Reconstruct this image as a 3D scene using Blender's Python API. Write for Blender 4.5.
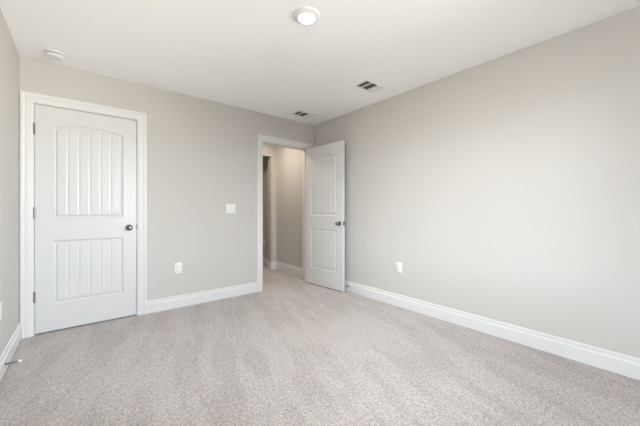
import bpy, bmesh, math
from mathutils import Vector, Matrix

for o in list(bpy.data.objects):
    bpy.data.objects.remove(o)
S = bpy.context.scene
C = S.collection

# ------------------------------------------------------------------ camera
F, CX, CY, YAW = 287.53, 320.0, 210.34, -0.68868
cd = bpy.data.cameras.new('camera')
cd.sensor_width = 36.0
cd.sensor_fit = 'HORIZONTAL'
cd.lens = F * 36.0 / 640.0
cd.shift_y = (CY - 213.0) / 640.0
cd.clip_start = 0.02
cam = bpy.data.objects.new('camera', cd)
C.objects.link(cam)
cam.location = (-2.8044, -3.553, 1.1035)
cam.rotation_euler = (math.pi / 2, 0, YAW)
S.camera = cam

# ------------------------------------------------------------------ world, light, exposure
W = bpy.data.worlds.new('sky')
S.world = W
W.use_nodes = True
wt = W.node_tree
bg = wt.nodes['Background']
# colour and brightness of sky and ground: base, then made-up gains east (+x) and west (-x) to brighten the walls
SKY = ((0.83, 0.91, 1.0), 11.0, 32.0, 9.5)
GROUND = ((1.0, 0.97, 0.90), 1.0, 49.0, 8.0)
wtc = wt.nodes.new('ShaderNodeTexCoord')
wsx = wt.nodes.new('ShaderNodeSeparateXYZ')
wt.links.new(wtc.outputs['Generated'], wsx.inputs['Vector'])


def wmath(op, a, b):
    n = wt.nodes.new('ShaderNodeMath')
    n.operation = op
    for k, v in enumerate((a, b)):
        if isinstance(v, (int, float)):
            n.inputs[k].default_value = v
        else:
            wt.links.new(v, n.inputs[k])
    return n.outputs[0]


def side_light(spec):
    col, base, east, west = spec
    e = wmath('MULTIPLY', wmath('MAXIMUM', wsx.outputs['X'], 0.0), east)
    w = wmath('MULTIPLY', wmath('MINIMUM', wsx.outputs['X'], 0.0), -west)
    v = wt.nodes.new('ShaderNodeVectorMath')
    v.operation = 'SCALE'
    v.inputs[0].default_value = col
    wt.links.new(wmath('ADD', wmath('ADD', e, w), base), v.inputs['Scale'])
    return v.outputs[0]


wmix = wt.nodes.new('ShaderNodeMix')
wmix.data_type = 'RGBA'
whz = wt.nodes.new('ShaderNodeMapRange')
whz.inputs['From Min'].default_value = -0.02
whz.inputs['From Max'].default_value = 0.03
wt.links.new(wsx.outputs['Z'], whz.inputs['Value'])
wt.links.new(whz.outputs[0], wmix.inputs[0])
wt.links.new(side_light(GROUND), wmix.inputs[6])
wt.links.new(side_light(SKY), wmix.inputs[7])
wt.links.new(wmix.outputs[2], bg.inputs['Color'])
bg.inputs['Strength'].default_value = 1.0

S.view_settings.view_transform = 'Standard'
S.view_settings.look = 'None'
S.view_settings.gamma = 1.0
S.view_settings.use_curve_mapping = False
S.view_settings.exposure = 0.0
S.cycles.use_denoising = True
S.cycles.max_bounces = 16
S.cycles.diffuse_bounces = 12
S.cycles.glossy_bounces = 4
S.cycles.sample_clamp_indirect = 8.0


def area(name, loc, rot, sx, sy, power, col, shape='RECTANGLE', spread=math.pi):
    l = bpy.data.lights.new(name, 'AREA')
    l.shape = shape
    l.size = sx
    l.size_y = sy
    l.energy = power
    l.color = col
    l.spread = spread
    o = bpy.data.objects.new(name, l)
    C.objects.link(o)
    o.location = loc
    o.rotation_euler = rot
    return o


# daylight comes in from the sky through the windows behind and beside the camera
# (wall, a0, a1, z0, z1): a runs along the wall
WINDOWS = [('front', -2.30, -0.45, 0.62, 2.08), ('left', -3.86, -2.70, 0.62, 2.08)]
for _w, _a0, _a1, _z0, _z1 in WINDOWS:
    _c, _zc = (_a0 + _a1) / 2, (_z0 + _z1) / 2
    _p = area('window_portal', {'front': (_c, -4.10, _zc), 'left': (-3.39, _c, _zc), 'right': (0.16, _c, _zc)}[_w],
              (math.radians(90), 0, math.radians({'front': 0, 'left': -90, 'right': 90}[_w])), _a1 - _a0, _z1 - _z0, 1.0, (1, 1, 1))
    _p.data.cycles.is_portal = True

# ------------------------------------------------------------------ sizes
H = 2.44
WX = 3.2296           # room width, the left wall is at x = -WX
RY = -3.94            # wall behind the camera
T = 0.12              # wall thickness
HB = 0.1358           # baseboard height
HALL = 1.19           # far wall of the hall
HX = 0.02             # right wall of the hall
END = 2.50            # end of the room beyond the hall


# ------------------------------------------------------------------ materials
def mat(name, col, rough=0.5, metal=0.0, spec=0.5, noise=None, bump=None, emit=None):
    """noise = (scale, amount): gentle tone variation; bump = (scale, strength, distance)"""
    m = bpy.data.materials.new(name)
    m.use_nodes = True
    nt = m.node_tree
    b = nt.nodes['Principled BSDF']
    b.inputs['Base Color'].default_value = (*col, 1)
    b.inputs['Roughness'].default_value = rough
    b.inputs['Metallic'].default_value = metal
    b.inputs['Specular IOR Level'].default_value = spec
    tc = nt.nodes.new('ShaderNodeTexCoord')
    if noise:
        n = nt.nodes.new('ShaderNodeTexNoise')
        n.inputs['Scale'].default_value = noise[0]
        n.inputs['Detail'].default_value = 3
        nt.links.new(tc.outputs['Object'], n.inputs['Vector'])
        r = nt.nodes.new('ShaderNodeValToRGB')
        a = noise[1]
        r.color_ramp.elements[0].position = 0.3
        r.color_ramp.elements[1].position = 0.7
        r.color_ramp.elements[0].color = (*[c * (1 - a) for c in col], 1)
        r.color_ramp.elements[1].color = (*[min(1, c * (1 + a)) for c in col], 1)
        nt.links.new(n.outputs['Fac'], r.inputs['Fac'])
        nt.links.new(r.outputs['Color'], b.inputs['Base Color'])
    if bump:
        n = nt.nodes.new('ShaderNodeTexNoise')
        n.inputs['Scale'].default_value = bump[0]
        n.inputs['Detail'].default_value = 2
        nt.links.new(tc.outputs['Object'], n.inputs['Vector'])
        bp = nt.nodes.new('ShaderNodeBump')
        bp.inputs['Strength'].default_value = bump[1]
        bp.inputs['Distance'].default_value = bump[2]
        nt.links.new(n.outputs['Fac'], bp.inputs['Height'])
        nt.links.new(bp.outputs['Normal'], b.inputs['Normal'])
    if emit:
        b.inputs['Emission Color'].default_value = (*emit[0], 1)
        b.inputs['Emission Strength'].default_value = emit[1]
    return m


M_wall = mat('greige_wall_paint', (0.555, 0.536, 0.508), 0.62, spec=0.35, noise=(1.1, 0.012), bump=(260, 0.05, 0.001))
M_ceil = mat('white_ceiling_paint', (0.94, 0.945, 0.945), 0.9, spec=0.2, noise=(1.0, 0.01), bump=(180, 0.06, 0.001))
M_trim = mat('white_trim_paint', (0.70, 0.70, 0.69), 0.32, spec=0.5, noise=(3, 0.008))
M_door = mat('white_door_paint', (0.645, 0.645, 0.64), 0.30, spec=0.5, noise=(4, 0.008), bump=(90, 0.03, 0.001))
M_plastic = mat('white_plastic', (0.76, 0.76, 0.75), 0.35, noise=(20, 0.01))
M_recess = mat('grey_plastic_slot', (0.30, 0.30, 0.29), 0.5, noise=(40, 0.03))
M_nickel = mat('satin_nickel', (0.24, 0.225, 0.20), 0.25, metal=1.0, noise=(30, 0.03))
M_hinge = mat('dark_hinge_metal', (0.27, 0.255, 0.23), 0.38, metal=1.0, noise=(30, 0.03))
M_rubber = mat('white_rubber', (0.82, 0.82, 0.80), 0.55, noise=(50, 0.02))
M_blackrub_shade = mat('dark_rubber_and_gap_shade', (0.05, 0.05, 0.05), 0.6, noise=(50, 0.05))
M_duct = mat('duct_shade', (0.17, 0.165, 0.155), 0.8, noise=(10, 0.1))
M_vent = mat('white_vent_enamel', (0.80, 0.79, 0.77), 0.4, noise=(10, 0.01))
M_blade = mat('shaded_vent_blade', (0.40, 0.39, 0.37), 0.45, noise=(10, 0.02))  # white blades painted grey for the shade in the open banks
M_lens = mat('lit_lamp_lens', (0.9, 0.9, 0.88), 0.4, noise=(10, 0.01), emit=((1.0, 0.97, 0.90), 4.0))
M_hlens = mat('lit_warm_lens', (0.9, 0.88, 0.80), 0.4, noise=(10, 0.01), emit=((1.0, 0.80, 0.52), 9.0))
M_glass = bpy.data.materials.new('clear_window_glass')
M_glass.use_nodes = True
_nt = M_glass.node_tree
_nt.nodes.remove(_nt.nodes['Principled BSDF'])
_tr = _nt.nodes.new('ShaderNodeBsdfTransparent')
_gl = _nt.nodes.new('ShaderNodeBsdfGlossy')
_gl.inputs['Roughness'].default_value = 0.02
_fr = _nt.nodes.new('ShaderNodeFresnel')
_mx = _nt.nodes.new('ShaderNodeMixShader')
_nt.links.new(_fr.outputs[0], _mx.inputs[0])
_nt.links.new(_tr.outputs[0], _mx.inputs[1])
_nt.links.new(_gl.outputs[0], _mx.inputs[2])
_nt.links.new(_mx.outputs[0], _nt.nodes['Material Output'].inputs[0])


def carpet_material():
    m = bpy.data.materials.new('beige_loop_carpet')
    m.use_nodes = True
    nt = m.node_tree
    L = nt.links.new
    b = nt.nodes['Principled BSDF']
    b.inputs['Roughness'].default_value = 0.95
    b.inputs['Specular IOR Level'].default_value = 0.1
    b.inputs['Sheen Weight'].default_value = 0.25
    tc = nt.nodes.new('ShaderNodeTexCoord')

    def noise(scale, detail, rough=0.6, vec=None):
        n = nt.nodes.new('ShaderNodeTexNoise')
        n.inputs['Scale'].default_value = scale
        n.inputs['Detail'].default_value = detail
        n.inputs['Roughness'].default_value = rough
        L(vec if vec else tc.outputs['Object'], n.inputs['Vector'])
        return n

    def ramp(src, p0, c0, p1, c1):
        r = nt.nodes.new('ShaderNodeValToRGB')
        r.color_ramp.elements[0].position = p0
        r.color_ramp.elements[1].position = p1
        r.color_ramp.elements[0].color = (*c0, 1)
        r.color_ramp.elements[1].color = (*c1, 1)
        L(src, r.inputs['Fac'])
        return r

    def mul(a, c):
        x = nt.nodes.new('ShaderNodeMix')
        x.data_type = 'RGBA'
        x.blend_type = 'MULTIPLY'
        x.inputs[0].default_value = 1.0
        L(a, x.inputs[6])
        L(c, x.inputs[7])
        return x.outputs[2]
    # flecks of the yarn
    fleck = noise(135, 3, 0.75)
    base = ramp(fleck.outputs['Fac'], 0.35, (0.195, 0.173, 0.162), 0.60, (0.70, 0.645, 0.618))
    # light and dark of leaning tufts, painted into the colour in brushed swathes
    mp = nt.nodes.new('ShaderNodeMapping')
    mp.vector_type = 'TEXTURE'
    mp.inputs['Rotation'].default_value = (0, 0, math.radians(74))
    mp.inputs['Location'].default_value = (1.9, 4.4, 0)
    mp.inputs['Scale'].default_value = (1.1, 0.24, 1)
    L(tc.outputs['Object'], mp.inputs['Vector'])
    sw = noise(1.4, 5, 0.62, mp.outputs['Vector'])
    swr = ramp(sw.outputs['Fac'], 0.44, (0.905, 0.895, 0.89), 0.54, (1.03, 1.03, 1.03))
    big = noise(5.5, 4, 0.65)
    bigr = ramp(big.outputs['Fac'], 0.3, (0.95, 0.95, 0.95), 0.7, (1.03, 1.03, 1.03))
    tuft = noise(46, 2, 0.6)
    tuftr = ramp(tuft.outputs['Fac'], 0.33, (0.80, 0.79, 0.785), 0.58, (1.06, 1.06, 1.06))
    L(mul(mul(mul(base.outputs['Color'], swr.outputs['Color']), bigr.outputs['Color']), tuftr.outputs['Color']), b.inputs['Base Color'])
    bn = noise(170, 3, 0.8)
    bp = nt.nodes.new('ShaderNodeBump')
    bp.inputs['Strength'].default_value = 0.6
    bp.inputs['Distance'].default_value = 0.008
    L(bn.outputs['Fac'], bp.inputs['Height'])
    L(bp.outputs['Normal'], b.inputs['Normal'])
    return m


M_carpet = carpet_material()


# ------------------------------------------------------------------ helpers
def link(name, bm, m, parent=None, smooth=False):
    me = bpy.data.meshes.new(name)
    bmesh.ops.recalc_face_normals(bm, faces=bm.faces)
    if smooth:
        for f in bm.faces:
            f.smooth = True
    bm.to_mesh(me)
    bm.free()
    me.materials.append(m)
    if smooth:
        me.set_sharp_from_angle(angle=math.radians(35))
    o = bpy.data.objects.new(name, me)
    C.objects.link(o)
    if parent:
        o.parent = parent
    return o


def empty(name, loc, rz=0.0):
    o = bpy.data.objects.new(name, None)
    o.empty_display_size = 0.1
    C.objects.link(o)
    o.location = loc
    o.rotation_euler = (0, 0, rz)
    return o


def tag(o, label, cat=None, kind=None, group=None):
    o['label'] = label
    if cat:
        o['category'] = cat
    if kind:
        o['kind'] = kind
    if group:
        o['group'] = group
    return o


def box(bm, x0, x1, y0, y1, z0, z1):
    vs = [bm.verts.new(p) for p in ((x0, y0, z0), (x1, y0, z0), (x1, y1, z0), (x0, y1, z0),
                                    (x0, y0, z1), (x1, y0, z1), (x1, y1, z1), (x0, y1, z1))]
    fs = []
    for q in ((0, 3, 2, 1), (4, 5, 6, 7), (0, 1, 5, 4), (1, 2, 6, 5), (2, 3, 7, 6), (3, 0, 4, 7)):
        fs.append(bm.faces.new([vs[i] for i in q]))
    return vs


def rbox(bm, x0, x1, y0, y1, z0, z1, r, seg=2):
    """box with rounded edges"""
    b2 = bmesh.new()
    box(b2, x0, x1, y0, y1, z0, z1)
    bmesh.ops.bevel(b2, geom=list(b2.edges), offset=r, segments=seg, profile=0.5, affect='EDGES')
    merge(bm, b2)


def merge(bm, b2, mtx=None):
    if mtx is not None:
        bmesh.ops.transform(b2, matrix=mtx, verts=b2.verts)
    mp = {v: bm.verts.new(v.co) for v in b2.verts}
    for f in b2.faces:
        try:
            bm.faces.new([mp[v] for v in f.verts])
        except ValueError:
            pass
    b2.free()


def lathe(bm, prof, mtx=None, n=40):
    """prof = list of (radius, height) turned round local z"""
    b2 = bmesh.new()
    rings = []
    for r, z in prof:
        if r < 1e-6:
            rings.append([b2.verts.new((0, 0, z))])
        else:
            rings.append([b2.verts.new((r * math.cos(2 * math.pi * k / n), r * math.sin(2 * math.pi * k / n), z)) for k in range(n)])
    for a, c in zip(rings, rings[1:]):
        for k in range(n):
            k2 = (k + 1) % n
            if len(a) == 1 and len(c) == 1:
                continue
            if len(a) == 1:
                b2.faces.new((a[0], c[k2], c[k]))
            elif len(c) == 1:
                b2.faces.new((a[k], a[k2], c[0]))
            else:
                b2.faces.new((a[k], a[k2], c[k2], c[k]))
    merge(bm, b2, mtx)


def sweep(bm, prof, path, cap=True):
    """prof: closed list of (a, b); path: list of functions f(a, b) -> point"""
    rings = [[bm.verts.new(f(a, b)) for a, b in prof] for f in path]
    n = len(prof)
    for r0, r1 in zip(rings, rings[1:]):
        for k in range(n):
            bm.faces.new((r0[k], r0[(k + 1) % n], r1[(k + 1) % n], r1[k]))
    if cap:
        bm.faces.new(rings[0])
        bm.faces.new(rings[-1][::-1])


# profile of the baseboard: (thickness, height), moulded cap on a flat board
BASE = [(0, 0), (0.017, 0), (0.017, 0.094), (0.0165, 0.096), (0.0095, 0.1025), (0.0085, 0.105), (0.0085, 0.119), (0.0095, 0.1215), (0.0095, 0.127),
        (0.0075, 0.131), (0.0035, 0.1345), (0.0015, HB), (0, HB)]
# profile of the door casing: (distance outwards from the opening, projection)
CAS = [(0, 0), (0, 0.008), (0.003, 0.0105), (0.010, 0.0105), (0.014, 0.0125), (0.030, 0.0130), (0.046, 0.0145), (0.050, 0.012),
       (0.054, 0.012), (0.060, 0.0175), (0.066, 0.0190), (0.079, 0.0190), (0.083, 0.0165), (0.084, 0.0), ]


def baseboard(name, pts, label, gap=0.0):
    """pts: [(x, y, nx, ny)] along the foot of the wall; n = unit offset into the room (mitred)"""
    bm = bmesh.new()
    path = [(lambda a, b, p=p: Vector((p[0] + p[2] * a, p[1] + p[3] * a, b))) for p in pts]
    sweep(bm, [(a, max(b, gap)) for a, b in BASE], path)
    o = link(name, bm, M_trim)
    tag(o, label, 'baseboard', 'structure')
    return o


def casing_mesh(x0, x1, zt, yw, sgn, zb=0.0):
    """U-shaped mitred casing round an opening in a wall at y = yw, facing sgn"""
    bm = bmesh.new()
    path = [lambda a, b: Vector((x0 - a, yw + sgn * b, zb)), lambda a, b: Vector((x0 - a, yw + sgn * b, zt + a)),
            lambda a, b: Vector((x1 + a, yw + sgn * b, zt + a)), lambda a, b: Vector((x1 + a, yw + sgn * b, zb))]
    sweep(bm, CAS, path)
    return bm


# ------------------------------------------------------------------ shell
D1 = (-3.137, -2.373)      # jamb faces of the closed door
D2 = (-0.900, -0.136)      # jamb faces of the open doorway
DZ = 2.047                 # underside of the head jambs
D3 = (-0.86, -0.082)       # opening in the far wall of the hall
DZ3 = 2.115
JT = 0.018

bm = bmesh.new()
box(bm, -WX - 0.12, HX + 0.12, RY - 0.12, END + 0.12, -0.06, 0.0)
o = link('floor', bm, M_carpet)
tag(o, 'beige flecked carpet covering the bedroom and hall floor', 'floor', 'structure')

bm = bmesh.new()
box(bm, -WX - 0.12, HX + 0.12, RY - 0.12, END + 0.12, H, H + 0.08)
o = link('ceiling', bm, M_ceil)
tag(o, 'flat white ceiling above the bedroom', 'ceiling', 'structure')


def wall_x(name, y0, y1, x0, x1, holes, label):
    """wall running along x, with door openings (xa, xb, ztop)"""
    bm = bmesh.new()
    x = x0
    for xa, xb, zt in holes:
        box(bm, x, xa, y0, y1, 0, H)
        box(bm, xa, xb, y0, y1, zt, H)
        x = xb
    box(bm, x, x1, y0, y1, 0, H)
    o = link(name, bm, M_wall)
    tag(o, label, 'wall', 'structure')
    return o


wall_x('wall_back', 0, T, -WX, 0, [(D1[0] - JT, D1[1] + JT, DZ + JT), (D2[0] - JT, D2[1] + JT, DZ + JT)],
       'greige back wall holding the closed door and the open doorway')


def window_wall(which, boxf, a0, a1, name, label):
    """wall pierced by its windows; boxf(bm, a0, a1, z0, z1) adds a block"""
    bm = bmesh.new()
    a = a0
    for w in sorted(q for q in WINDOWS if q[0] == which):
        boxf(bm, a, w[1], 0, H)
        boxf(bm, w[1], w[2], 0, w[3])
        boxf(bm, w[1], w[2], w[4], H)
        a = w[2]
    boxf(bm, a, a1, 0, H)
    tag(link(name, bm, M_wall), label, 'wall', 'structure')


window_wall('left', lambda bm, a0, a1, z0, z1: box(bm, -WX - 0.12, -WX, a0, a1, z0, z1), RY - 0.12, END + 0.12,
            'wall_left', 'greige left wall at the edge of the picture')
window_wall('front', lambda bm, a0, a1, z0, z1: box(bm, a0, a1, RY - 0.12, RY, z0, z1), -WX, 0,
            'wall_front', 'greige window wall facing the two doors')
window_wall('right', lambda bm, a0, a1, z0, z1: box(bm, 0, HX + 0.12, a0, a1, z0, z1), RY - 0.12, T,
            'wall_right', 'long blank greige right wall with one outlet')
bm = bmesh.new()
box(bm, HX, HX + 0.12, T, END + 0.12, 0, H)
tag(link('wall_hall_right', bm, M_wall), 'warm lit hall wall seen through the open doorway', 'wall', 'structure')
wall_x('wall_hall_far', HALL, HALL + T, -WX, HX, [(D3[0], D3[1], DZ3)],
       'hall wall with the plain opening, beyond the open doorway')
bm = bmesh.new()
box(bm, -WX, HX, END, END + 0.12, 0, H)
tag(link('wall_far', bm, M_wall), 'dim wall of the dark space beyond the hall', 'wall', 'structure')
bm = bmesh.new()
box(bm, -2.05, -1.95, T, HALL, 0, H)
tag(link('wall_hall_left', bm, M_wall), 'end wall of the hall, behind the back wall', 'wall', 'structure')
# windows: frame, sashes and panes
for _i, (_w, _a0, _a1, _z0, _z1) in enumerate(WINDOWS):
    if _w == 'front':
        wn = empty('window_%d' % (_i + 1), ((_a0 + _a1) / 2, RY - 0.06, _z0))
        tag(wn, 'white sash window in the wall facing the doors', 'window', 'structure')
    elif _w == 'left':
        wn = empty('window_%d' % (_i + 1), (-WX - 0.06, (_a0 + _a1) / 2, _z0), math.radians(90))
        tag(wn, 'white sash window in the left wall beside the camera', 'window', 'structure')
    else:
        wn = empty('window_%d' % (_i + 1), (0.07, (_a0 + _a1) / 2, _z0), math.radians(90))
        tag(wn, 'narrow white sash window at the near end of the right wall', 'window', 'structure')
    hw, hh = (_a1 - _a0) / 2, _z1 - _z0
    bm = bmesh.new()
    box(bm, -hw, -hw + 0.04, -0.04, 0.04, 0, hh)
    box(bm, hw - 0.04, hw, -0.04, 0.04, 0, hh)
    box(bm, -hw + 0.04, hw - 0.04, -0.04, 0.04, hh - 0.04, hh)
    box(bm, -hw + 0.04, hw - 0.04, -0.04, 0.04, 0, 0.04)
    link('window_frame', bm, M_trim, wn)
    bm = bmesh.new()
    box(bm, -hw + 0.04, hw - 0.04, -0.02, 0.02, hh / 2 - 0.02, hh / 2 + 0.02)
    link('meeting_rail', bm, M_trim, wn)
    for za, zb in ((0.04, hh / 2 - 0.02), (hh / 2 + 0.02, hh - 0.04)):
        bm = bmesh.new()
        box(bm, -hw + 0.04, hw - 0.04, -0.003, 0.003, za, zb)
        link('pane', bm, M_glass, wn)

# ------------------------------------------------------------------ baseboards
c1 = D1[1] + 0.006 + 0.084
c2 = D2[0] - 0.006 - 0.084
baseboard('baseboard_back', [(c1, 0, 0, -1), (c2, 0, 0, -1)], 'white baseboard between the closed door and the open doorway')
baseboard('baseboard_right', [(0, 0, -1, 0), (0, RY, -1, 0)], 'white baseboard along the long right wall')
baseboard('baseboard_left', [(-WX, -0.019, 1, 0), (-WX, RY, 1, 0)], 'white baseboard along the left wall', gap=0.009)
baseboard('baseboard_front', [(-WX, RY, 0, 1), (0, RY, 0, 1)], 'white baseboard under the window')
baseboard('baseboard_hall_right', [(HX, T + 0.001, -1, 0), (HX, HALL, -1, -1), (D3[1], HALL, -1, -1), (D3[1], HALL + T, -1, 1), (HX, HALL + T, -1, 1),
          (HX, END, -1, -1), (-WX, END, 0, -1)], 'white baseboard running along the hall wall and round the corner of the opening')
baseboard('baseboard_hall_far', [(-1.95, HALL, 0, -1), (D3[0], HALL, 1, -1), (D3[0], HALL + T, 1, 1)], 'white baseboard of the hall on the far side of the opening')

# ------------------------------------------------------------------ casings, jambs and stops


def door_frame(name, xa, xb, zt, y0, y1, label, back=True, stop=True):
    o = link(name, casing_mesh(xa - 0.006, xb + 0.006, zt + 0.006, y0, -1), M_trim, smooth=True)
    tag(o, label, 'door casing', 'structure')
    bm = bmesh.new()
    box(bm, xa - JT, xa, y0, y1, 0, zt)
    box(bm, xb, xb + JT, y0, y1, 0, zt)
    box(bm, xa - JT, xb + JT, y0, y1, zt, zt + JT)
    link('jamb', bm, M_trim, o)
    if stop:
        bm = bmesh.new()
        ys = y0 + 0.042
        box(bm, xa, xa + 0.011, ys, ys + 0.034, 0, zt)
        box(bm, xb - 0.011, xb, ys, ys + 0.034, 0, zt)
        box(bm, xa + 0.011, xb - 0.011, ys, ys + 0.034, zt - 0.011, zt)
        link('door_stop_strip', bm, M_trim, o)
    if back:
        link('hall_casing', casing_mesh(xa - 0.006, xb + 0.006, zt + 0.006, y1, 1), M_trim, o, smooth=True)
    return o


tr1 = door_frame('trim_1', D1[0], D1[1], DZ, 0, T, 'white moulded casing round the closed door', back=False)
tr2 = door_frame('trim_2', D2[0], D2[1], DZ, 0, T, 'white moulded casing round the open doorway')
# strike plates on the jambs
bm = bmesh.new()
rbox(bm, D1[1] - 0.0022, D1[1] + 0.006, -0.013, 0.030, 0.903, 0.960, 0.0009, 1)
o = link('strike_plate', bm, M_hinge, tr1)
o['label'] = 'dark metal strike plate'
bm = bmesh.new()
rbox(bm, D2[0] - 0.004, D2[0] + 0.0015, 0.004, 0.036, 0.903, 0.960, 0.0006, 1)
o = link('strike_plate', bm, M_hinge, tr2)
o['label'] = 'dark metal strike plate'

# ------------------------------------------------------------------ two-panel plank doors
DW, DB, DTOP, DTH = 0.758, 0.013, 2.042, 0.035
PU0, PU1 = 0.116, 0.646                # outer edge of the panel moulding, across
LZ0, LZ1 = 0.252, 0.829                # lower panel
UZ0, UZS, UZC = 1.030, 1.861, 1.906    # upper panel: foot, spring line and crown of the arch
UM = (PU0 + PU1) / 2
_hw = (PU1 - PU0) / 2
_rise = UZC - UZS
ARC = (_hw ** 2 + _rise ** 2) / (2 * _rise)
GROOVES = [0.381 + 0.0815 * k for k in (-2, -1, 0, 1, 2)]
MOULD = 0.036


def panel_depth(u, z):
    """distance inside the panel outline (positive inside), per panel"""
    dl = min(u - PU0, PU1 - u, z - LZ0, LZ1 - z)
    du = min(u - PU0, PU1 - u, z - UZ0, ARC - math.hypot(u - UM, z - (UZC - ARC)))
    return dl, du


def relief(u, z):
    d = max(panel_depth(u, z))
    if d <= 0:
        return 0.0
    # sticking: quick step down, cove, rise to the planked field
    pts = [(0, 0), (0.003, 0.0045), (0.010, 0.0100), (0.014, 0.0112), (0.021, 0.0112), (0.030, 0.0040), (MOULD, 0.0035), (9, 0.0035)]
    h = 0.0
    for (a, ha), (b, hb) in zip(pts, pts[1:]):
        if a <= d < b:
            h = ha + (hb - ha) * (d - a) / (b - a)
            break
    if d > MOULD:
        g = min(abs(u - q) for q in GROOVES)
        if g < 0.0065:
            h += 0.0026 * (1 - g / 0.0065)
    return h


def axis(stops):
    out = []
    for (a, b, st) in stops:
        n = max(1, round((b - a) / st))
        out += [a + (b - a) * k / n for k in range(n)]
    out.append(stops[-1][1])
    return out


def u_axis():
    keys = {0.0, 0.003, DW - 0.003, DW}
    for e in (0, 0.003, 0.0065, 0.010, 0.014, 0.021, 0.0255, 0.030, MOULD):
        keys.add(PU0 + e)
        keys.add(PU1 - e)
    for g in GROOVES:
        for e in (-0.0065, -0.003, 0, 0.003, 0.0065):
            keys.add(g + e)
    k = sorted(keys)
    out = [k[0]]
    for b in k[1:]:
        n = max(1, math.ceil((b - out[-1]) / 0.012))
        a = out[-1]
        out += [a + (b - a) * i / n for i in range(1, n + 1)]
    return out


def z_axis():
    keys = {DB, DB + 0.003, DTOP - 0.003, DTOP}
    for e in (0, 0.003, 0.0065, 0.010, 0.014, 0.021, 0.0255, 0.030, MOULD):
        keys |= {LZ0 + e, LZ1 - e, UZ0 + e}
    k = sorted(keys)
    out = [k[0]]
    for b in k[1:]:
        a = out[-1]
        if a >= UZ0 + MOULD - 1e-6 and b > 2.0 and a < 2.0:
            # fine rows where the arch runs
            out += axis([(a, 1.78, 0.08), (1.78, 1.92, 0.0022), (1.92, b, 0.04)])[1:]
            continue
        n = max(1, math.ceil((b - a) / 0.08))
        out += [a + (b - a) * i / n for i in range(1, n + 1)]
    return out


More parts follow.
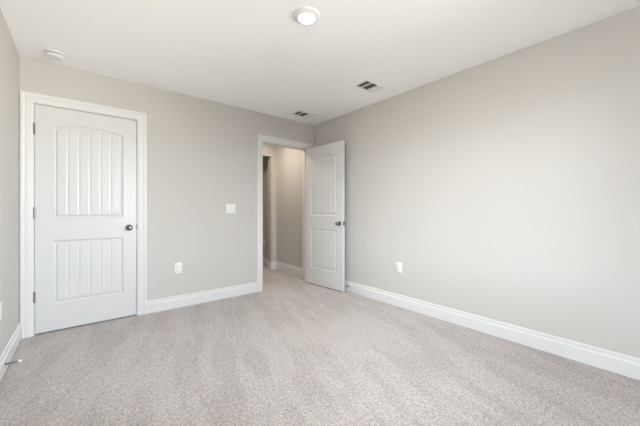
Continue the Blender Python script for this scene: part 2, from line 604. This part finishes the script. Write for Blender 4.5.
def build_door(root, sx):
    """door hung on root (its hinge pin); sx = 1: opens out to local +x, -1: to local -x"""
    Y0, Y1 = 0.008, 0.008 + DTH
    us, zs = u_axis(), z_axis()
    off = 0.003
    slab = bmesh.new()
    pans = [bmesh.new(), bmesh.new()]
    for side in (0, 1):
        grids = [{}, {}, {}]
        bms = [slab] + pans
        dep = {}

        def vert(which, i, j):
            g = grids[which]
            if (i, j) not in g:
                u, z = us[i], zs[j]
                r = dep.setdefault((i, j), relief(u, z))
                y = Y0 + r if side == 0 else Y1 - r
                g[(i, j)] = bms[which].verts.new((sx * (u + off), y, z))
            return g[(i, j)]
        for i in range(len(us) - 1):
            for j in range(len(zs) - 1):
                uc, zc = (us[i] + us[i + 1]) / 2, (zs[j] + zs[j + 1]) / 2
                dl, du = panel_depth(uc, zc)
                w = 1 if dl > 0 else 2 if du > 0 else 0
                f = bms[w].faces.new((vert(w, i, j), vert(w, i + 1, j), vert(w, i + 1, j + 1), vert(w, i, j + 1)))
    # edges of the slab
    xa, xb = sx * off, sx * (off + DW)
    for q in (((xa, Y0, DB), (xa, Y1, DB), (xa, Y1, DTOP), (xa, Y0, DTOP)), ((xb, Y0, DB), (xb, Y1, DB), (xb, Y1, DTOP), (xb, Y0, DTOP)),
              ((xa, Y0, DB), (xb, Y0, DB), (xb, Y1, DB), (xa, Y1, DB)), ((xa, Y0, DTOP), (xb, Y0, DTOP), (xb, Y1, DTOP), (xa, Y1, DTOP))):
        slab.faces.new([slab.verts.new(p) for p in q])
    sl = link('slab', slab, M_door, root, smooth=True)
    p0 = link('lower_panel', pans[0], M_door, root, smooth=True)
    p1 = link('upper_panel', pans[1], M_door, root, smooth=True)
    p0['label'] = 'square planked panel'
    p1['label'] = 'tall planked panel with arched top'
    # knobs
    KX, KZ = sx * (off + DW - 0.062), 0.925
    for s, yk in ((-1, Y0), (1, Y1)):
        mt = Matrix.Translation((KX, yk, KZ)) @ Matrix.Rotation(math.radians(90 if s < 0 else -90), 4, 'X')
        bm = bmesh.new()
        prof = [(0.0, 0.066), (0.010, 0.0655), (0.018, 0.063), (0.024, 0.0575), (0.0265, 0.050), (0.0255, 0.043),
                (0.021, 0.036), (0.014, 0.031), (0.0105, 0.027), (0.0105, 0.018), (0.013, 0.012), (0.013, 0.006), (0, 0.006)]
        lathe(bm, prof, mt)
        kn = link('knob', bm, M_nickel, root, smooth=True)
        kn['label'] = 'round satin nickel door knob'
        bm = bmesh.new()
        lathe(bm, [(0, 0.0), (0.032, 0.0), (0.032, 0.003), (0.029, 0.006), (0.020, 0.0085), (0.013, 0.0090), (0, 0.0090)], mt)
        rs = link('rose', bm, M_nickel, kn, smooth=True)
    # latch in the free edge
    bm = bmesh.new()
    xe = sx * (off + DW)
    x0, x1 = sorted((xe - sx * 0.002, xe + sx * 0.0012))
    rbox(bm, x0, x1, (Y0 + Y1) / 2 - 0.0125, (Y0 + Y1) / 2 + 0.0125, KZ - 0.0285, KZ + 0.0285, 0.0005, 1)
    lp = link('latch_plate', bm, M_nickel, root)
    lp['label'] = 'metal latch plate on the free edge'
    bm = bmesh.new()
    x0, x1 = sorted((xe, xe + sx * (0.011 if sx < 0 else 0.0026)))
    rbox(bm, x0, x1, (Y0 + Y1) / 2 - 0.007, (Y0 + Y1) / 2 + 0.007, KZ - 0.009, KZ + 0.009, 0.001, 2)
    link('latch_bolt', bm, M_hinge, lp)
    # hinges
    for hz in (0.338, 1.080, 1.822):
        bm = bmesh.new()
        for k in range(5):
            a = hz - 0.045 + 0.018 * k
            lathe(bm, [(0, a + 0.0004), (0.0072, a + 0.0004), (0.0072, a + 0.0176), (0, a + 0.0176)], n=20)
        lathe(bm, [(0, hz + 0.045), (0.005, hz + 0.045), (0.0055, hz + 0.048), (0.003, hz + 0.051), (0, hz + 0.0515)], n=20)
        lathe(bm, [(0, hz - 0.0515), (0.003, hz - 0.051), (0.0055, hz - 0.048), (0.005, hz - 0.045), (0, hz - 0.045)], n=20)
        hg = link('hinge', bm, M_hinge, root, smooth=True)
        hg['label'] = 'dark metal butt hinge'
        bm = bmesh.new()
        x0, x1 = sorted((sx * 0.0005, sx * 0.0035))
        box(bm, x0, x1, 0.004, Y1 - 0.008, hz - 0.0445, hz + 0.0445)
        link('hinge_leaf', bm, M_hinge, hg)


d1 = empty('door_1', (D1[0], -0.008, 0))
tag(d1, 'closed white two panel plank door with three hinges in the back wall', 'door', 'structure')
build_door(d1, 1)
ANG = 1.653
d2 = empty('door_2', (D2[1] - 0.002, -0.010, 0), ANG)
tag(d2, 'white two panel plank door standing open against the right wall', 'door', 'structure')
build_door(d2, -1)


# ------------------------------------------------------------------ ceiling fittings
def ceiling_lamp(loc, lens, label, power, col):
    t = empty('ceiling_lamp', loc)
    tag(t, label, 'ceiling light')
    bm = bmesh.new()
    lathe(bm, [(0, 0), (0.092, 0), (0.092, -0.005), (0.089, -0.010), (0.080, -0.016), (0.066, -0.022), (0.060, -0.024), (0.057, -0.021), (0.057, -0.010), (0, -0.010)], n=64)
    link('trim_ring', bm, M_plastic, t, smooth=True)
    bm = bmesh.new()
    lathe(bm, [(0, -0.011), (0.056, -0.011), (0.056, -0.022), (0.046, -0.0255), (0.030, -0.0275), (0, -0.028)], n=64)
    l = link('lens', bm, lens, t, smooth=True)
    l['label'] = 'round glowing lens'
    a = area('lamp_glow', (loc[0], loc[1], loc[2] - 0.031), (0, 0, 0), 0.11, 0.11, power, col, 'DISK')
    return t


ceiling_lamp((-1.62, -1.972, H), M_lens, 'round white flush ceiling light glowing above the bedroom floor', 14.0, (1.0, 0.97, 0.90))
ceiling_lamp((-0.62, 0.66, H), M_hlens, 'round warm ceiling light in the hall, out of sight above the open doorway', 13.0, (1.0, 0.87, 0.71))


def register(loc, label):
    """12 x 8 inch ceiling register: blades in three banks"""
    t = empty('ceiling_vent', loc)
    tag(t, label, 'vent')
    A, B = 0.150, 0.102          # half size of the flange
    a, b = 0.121, 0.075          # half size of the opening
    bm = bmesh.new()
    rings = []
    for (hx_, hy_, z) in ((A, B, 0), (A - 0.003, B - 0.003, -0.005), (a + 0.006, b + 0.006, -0.009), (a, b, -0.008), (a, b, -0.0005)):
        rings.append([bm.verts.new(p) for p in ((-hx_, -hy_, z), (hx_, -hy_, z), (hx_, hy_, z), (-hx_, hy_, z))])
    for r0, r1 in zip(rings, rings[1:]):
        for k in range(4):
            bm.faces.new((r0[k], r0[(k + 1) % 4], r1[(k + 1) % 4], r1[k]))
    fr = link('flange', bm, M_vent, t)
    bm = bmesh.new()
    box(bm, -a, a, -b, b, -0.0010, -0.0004)  # thin dark sheet painted for the shade inside the duct
    link('duct_shade_sheet', bm, M_duct, t)['label'] = 'dark sheet painted as the shade of the duct behind the blades'
    # two ribs between the banks
    ribs = (-0.050, 0.052)
    for rx, rw in zip(ribs, (0.005, 0.004)):
        bm = bmesh.new()
        box(bm, rx - rw, rx + rw, -b, b, -0.0105, -0.001)
        link('rib', bm, M_vent, t)

    def bank(x0, x1, n, tilt, m):
        for k in range(n):
            xc = x0 + (x1 - x0) * (k + 0.5) / n
            bm = bmesh.new()
            w = 0.0065
            dx, dz = w * math.sin(tilt), w * math.cos(tilt)
            th = 0.0005
            q = [(xc - dx - th, -0.001), (xc - dx + th, -0.001), (xc + dx + th, -0.001 - dz), (xc + dx - th, -0.001 - dz)]
            v0 = [bm.verts.new((x, -b, z)) for x, z in q]
            v1 = [bm.verts.new((x, b, z)) for x, z in q]
            for i in range(4):
                bm.faces.new((v0[i], v0[(i + 1) % 4], v1[(i + 1) % 4], v1[i]))
            bm.faces.new(v0)
            bm.faces.new(v1[::-1])
            link('blade', bm, m, t)
    bank(-a, ribs[0] - 0.005, 3, math.radians(-34), M_blade)
    bank(ribs[0] + 0.005, ribs[1] - 0.004, 5, math.radians(-34), M_blade)
    bank(ribs[1] + 0.004, a, 6, math.radians(62), M_vent)
    return t


register((-0.432, -1.504, H), 'white ceiling vent with shade-painted louvres, nearer the camera and the right wall')
register((-0.448, -0.322, H), 'white ceiling vent with shade-painted louvres above the open doorway, in the far corner')

# smoke detector
t = empty('smoke_detector', (-2.993, -0.232, H))
tag(t, 'round white smoke detector on the ceiling above the closed door', 'smoke detector')
bm = bmesh.new()
lathe(bm, [(0, 0), (0.066, 0), (0.067, -0.003), (0.067, -0.009), (0.064, -0.011), (0, -0.012)], n=56)
link('mounting_plate', bm, M_plastic, t, smooth=True)
bm = bmesh.new()
lathe(bm, [(0, -0.012), (0.040, -0.012), (0.040, -0.023), (0, -0.023)], n=56)  # core coloured black to stand for shade between plate and body
link('gap_shade_core', bm, M_blackrub_shade, t, smooth=True)['label'] = 'black core painted as the shade in the vent slot'
bm = bmesh.new()
lathe(bm, [(0, -0.023), (0.062, -0.023), (0.064, -0.027), (0.060, -0.035), (0.050, -0.042), (0.030, -0.045), (0, -0.046)], n=56)
bd = link('body', bm, M_plastic, t, smooth=True)
bm = bmesh.new()
lathe(bm, [(0, -0.044), (0.009, -0.044), (0.009, -0.0475), (0.007, -0.0485), (0, -0.0485)], n=24)
link('test_button', bm, M_plastic, bd, smooth=True)


# ------------------------------------------------------------------ outlets and switch (local: x across, -y out of the wall)
def screw(parent, x, z, y=-0.0062):
    bm = bmesh.new()
    lathe(bm, [(0, 0), (0.0032, 0), (0.0030, 0.0008), (0.0018, 0.0013), (0, 0.0014)],
          Matrix.Translation((x, y, z)) @ Matrix.Rotation(math.radians(90), 4, 'X'), n=16)
    link('screw', bm, M_plastic, parent, smooth=True)


def outlet(loc, rz, label):
    t = empty('wall_outlet', loc, rz)
    tag(t, label, 'outlet', group='duplex outlets low on the walls')
    bm = bmesh.new()
    rbox(bm, -0.0385, 0.0385, -0.0065, 0, -0.060, 0.060, 0.0028, 3)
    link('cover_plate', bm, M_plastic, t, smooth=True)
    screw(t, 0, 0)
    for s in (-1, 1):
        zc = s * 0.0195
        bm = bmesh.new()
        rbox(bm, -0.0165, 0.0165, -0.0085, -0.003, zc - 0.0135, zc + 0.0135, 0.0024, 2)
        rc = link('receptacle', bm, M_plastic, t, smooth=True)
        bm = bmesh.new()
        box(bm, -0.0080, -0.0055, -0.0088, -0.006, zc - 0.002, zc + 0.0075)
        box(bm, 0.0055, 0.0080, -0.0088, -0.006, zc - 0.001, zc + 0.0065)
        lathe(bm, [(0, 0), (0.0028, 0), (0.0028, 0.0028), (0, 0.0028)],
              Matrix.Translation((0, -0.006, zc - 0.0075)) @ Matrix.Rotation(math.radians(90), 4, 'X'), n=14)
        link('slots', bm, M_recess, rc)['label'] = 'dark plug slots'
    return t


outlet((-1.972, 0, 0.447), 0, 'white duplex outlet on the back wall, between the closed door and the open doorway')
outlet((0, -1.580, 0.448), math.radians(-90), 'white duplex outlet low on the long right wall')
outlet((-WX, -0.762, 0.438), math.radians(90), 'white duplex outlet on the left wall, cut by the picture edge')
outlet((HX, 1.66, 0.47), math.radians(-90), 'small white outlet in the dim space seen through the hall opening')

t = empty('light_switch', (-1.356, 0, 1.126))
tag(t, 'white two gang rocker light switch on the back wall left of the open doorway', 'light switch')
bm = bmesh.new()
rbox(bm, -0.063, 0.063, -0.0065, 0, -0.061, 0.061, 0.0028, 3)
link('cover_plate', bm, M_plastic, t, smooth=True)
for s in (-1, 1):
    bm = bmesh.new()
    x = s * 0.023
    vs = [(x - 0.0165, 0.0, -0.033), (x + 0.0165, 0.0, -0.033), (x + 0.0165, 0.0, 0.033), (x - 0.0165, 0.0, 0.033)]
    pr = [(-0.033, -0.0066), (0.0, -0.0078), (0.033, -0.0108)]
    v0 = [bm.verts.new((x - 0.0165, y, z)) for z, y in pr] + [bm.verts.new((x - 0.0165, -0.003, 0.033)), bm.verts.new((x - 0.0165, -0.003, -0.033))]
    v1 = [bm.verts.new((x + 0.0165, y, z)) for z, y in pr] + [bm.verts.new((x + 0.0165, -0.003, 0.033)), bm.verts.new((x + 0.0165, -0.003, -0.033))]
    for i in range(5):
        bm.faces.new((v0[i], v0[(i + 1) % 5], v1[(i + 1) % 5], v1[i]))
    bm.faces.new(v0)
    bm.faces.new(v1[::-1])
    link('rocker', bm, M_plastic, t)
    for q in (-1, 1):
        screw(t, x, q * 0.048)


# ------------------------------------------------------------------ spring door stops
def door_stop(loc, ry, rz, length, tipm, label):
    """stands out of the baseboard along its local +x"""
    t = empty('door_stop', loc, rz)
    t.rotation_euler = (0, ry, rz)
    tag(t, label, 'door stop')
    X = Matrix.Rotation(math.radians(90), 4, 'Y')
    bm = bmesh.new()
    lathe(bm, [(0, 0), (0.0135, 0), (0.0135, 0.002), (0.010, 0.005), (0.005, 0.009), (0, 0.009)], X, n=24)
    link('mount', bm, M_hinge, t, smooth=True)
    bm = bmesh.new()
    turns, per, nr, R, wr = 16, 12, 6, 0.0050, 0.0013
    prev = None
    x0, x1 = 0.006, length - 0.014
    first = None
    for k in range(turns * per + 1):
        a = 2 * math.pi * k / per
        x = x0 + (x1 - x0) * k / (turns * per)
        ring = []
        for q in range(nr):
            b = 2 * math.pi * q / nr
            rr = R + wr * math.cos(b)
            ring.append(bm.verts.new((x + wr * math.sin(b), rr * math.cos(a), rr * math.sin(a))))
        if prev:
            for q in range(nr):
                bm.faces.new((prev[q], prev[(q + 1) % nr], ring[(q + 1) % nr], ring[q]))
        else:
            bm.faces.new(ring)
        prev = ring
    bm.faces.new(prev)
    link('spring', bm, M_hinge, t, smooth=True)
    bm = bmesh.new()
    lathe(bm, [(0, length - 0.016), (0.0078, length - 0.016), (0.0085, length - 0.010), (0.0075, length - 0.003), (0.005, length), (0, length)], X, n=24)
    link('rubber_tip', bm, tipm, t, smooth=True)['label'] = 'white rubber tip' if tipm is M_rubber else 'dark rubber tip'


door_stop((-WX + 0.0148, -0.690, 0.060), 0.0, 0.0, 0.080, M_rubber, 'spring door stop with white tip on the left wall baseboard')
door_stop((-0.0148, -0.79, 0.078), 0.0, math.pi, 0.062, M_blackrub_shade, 'dark door stop on the right wall baseboard behind the open door')
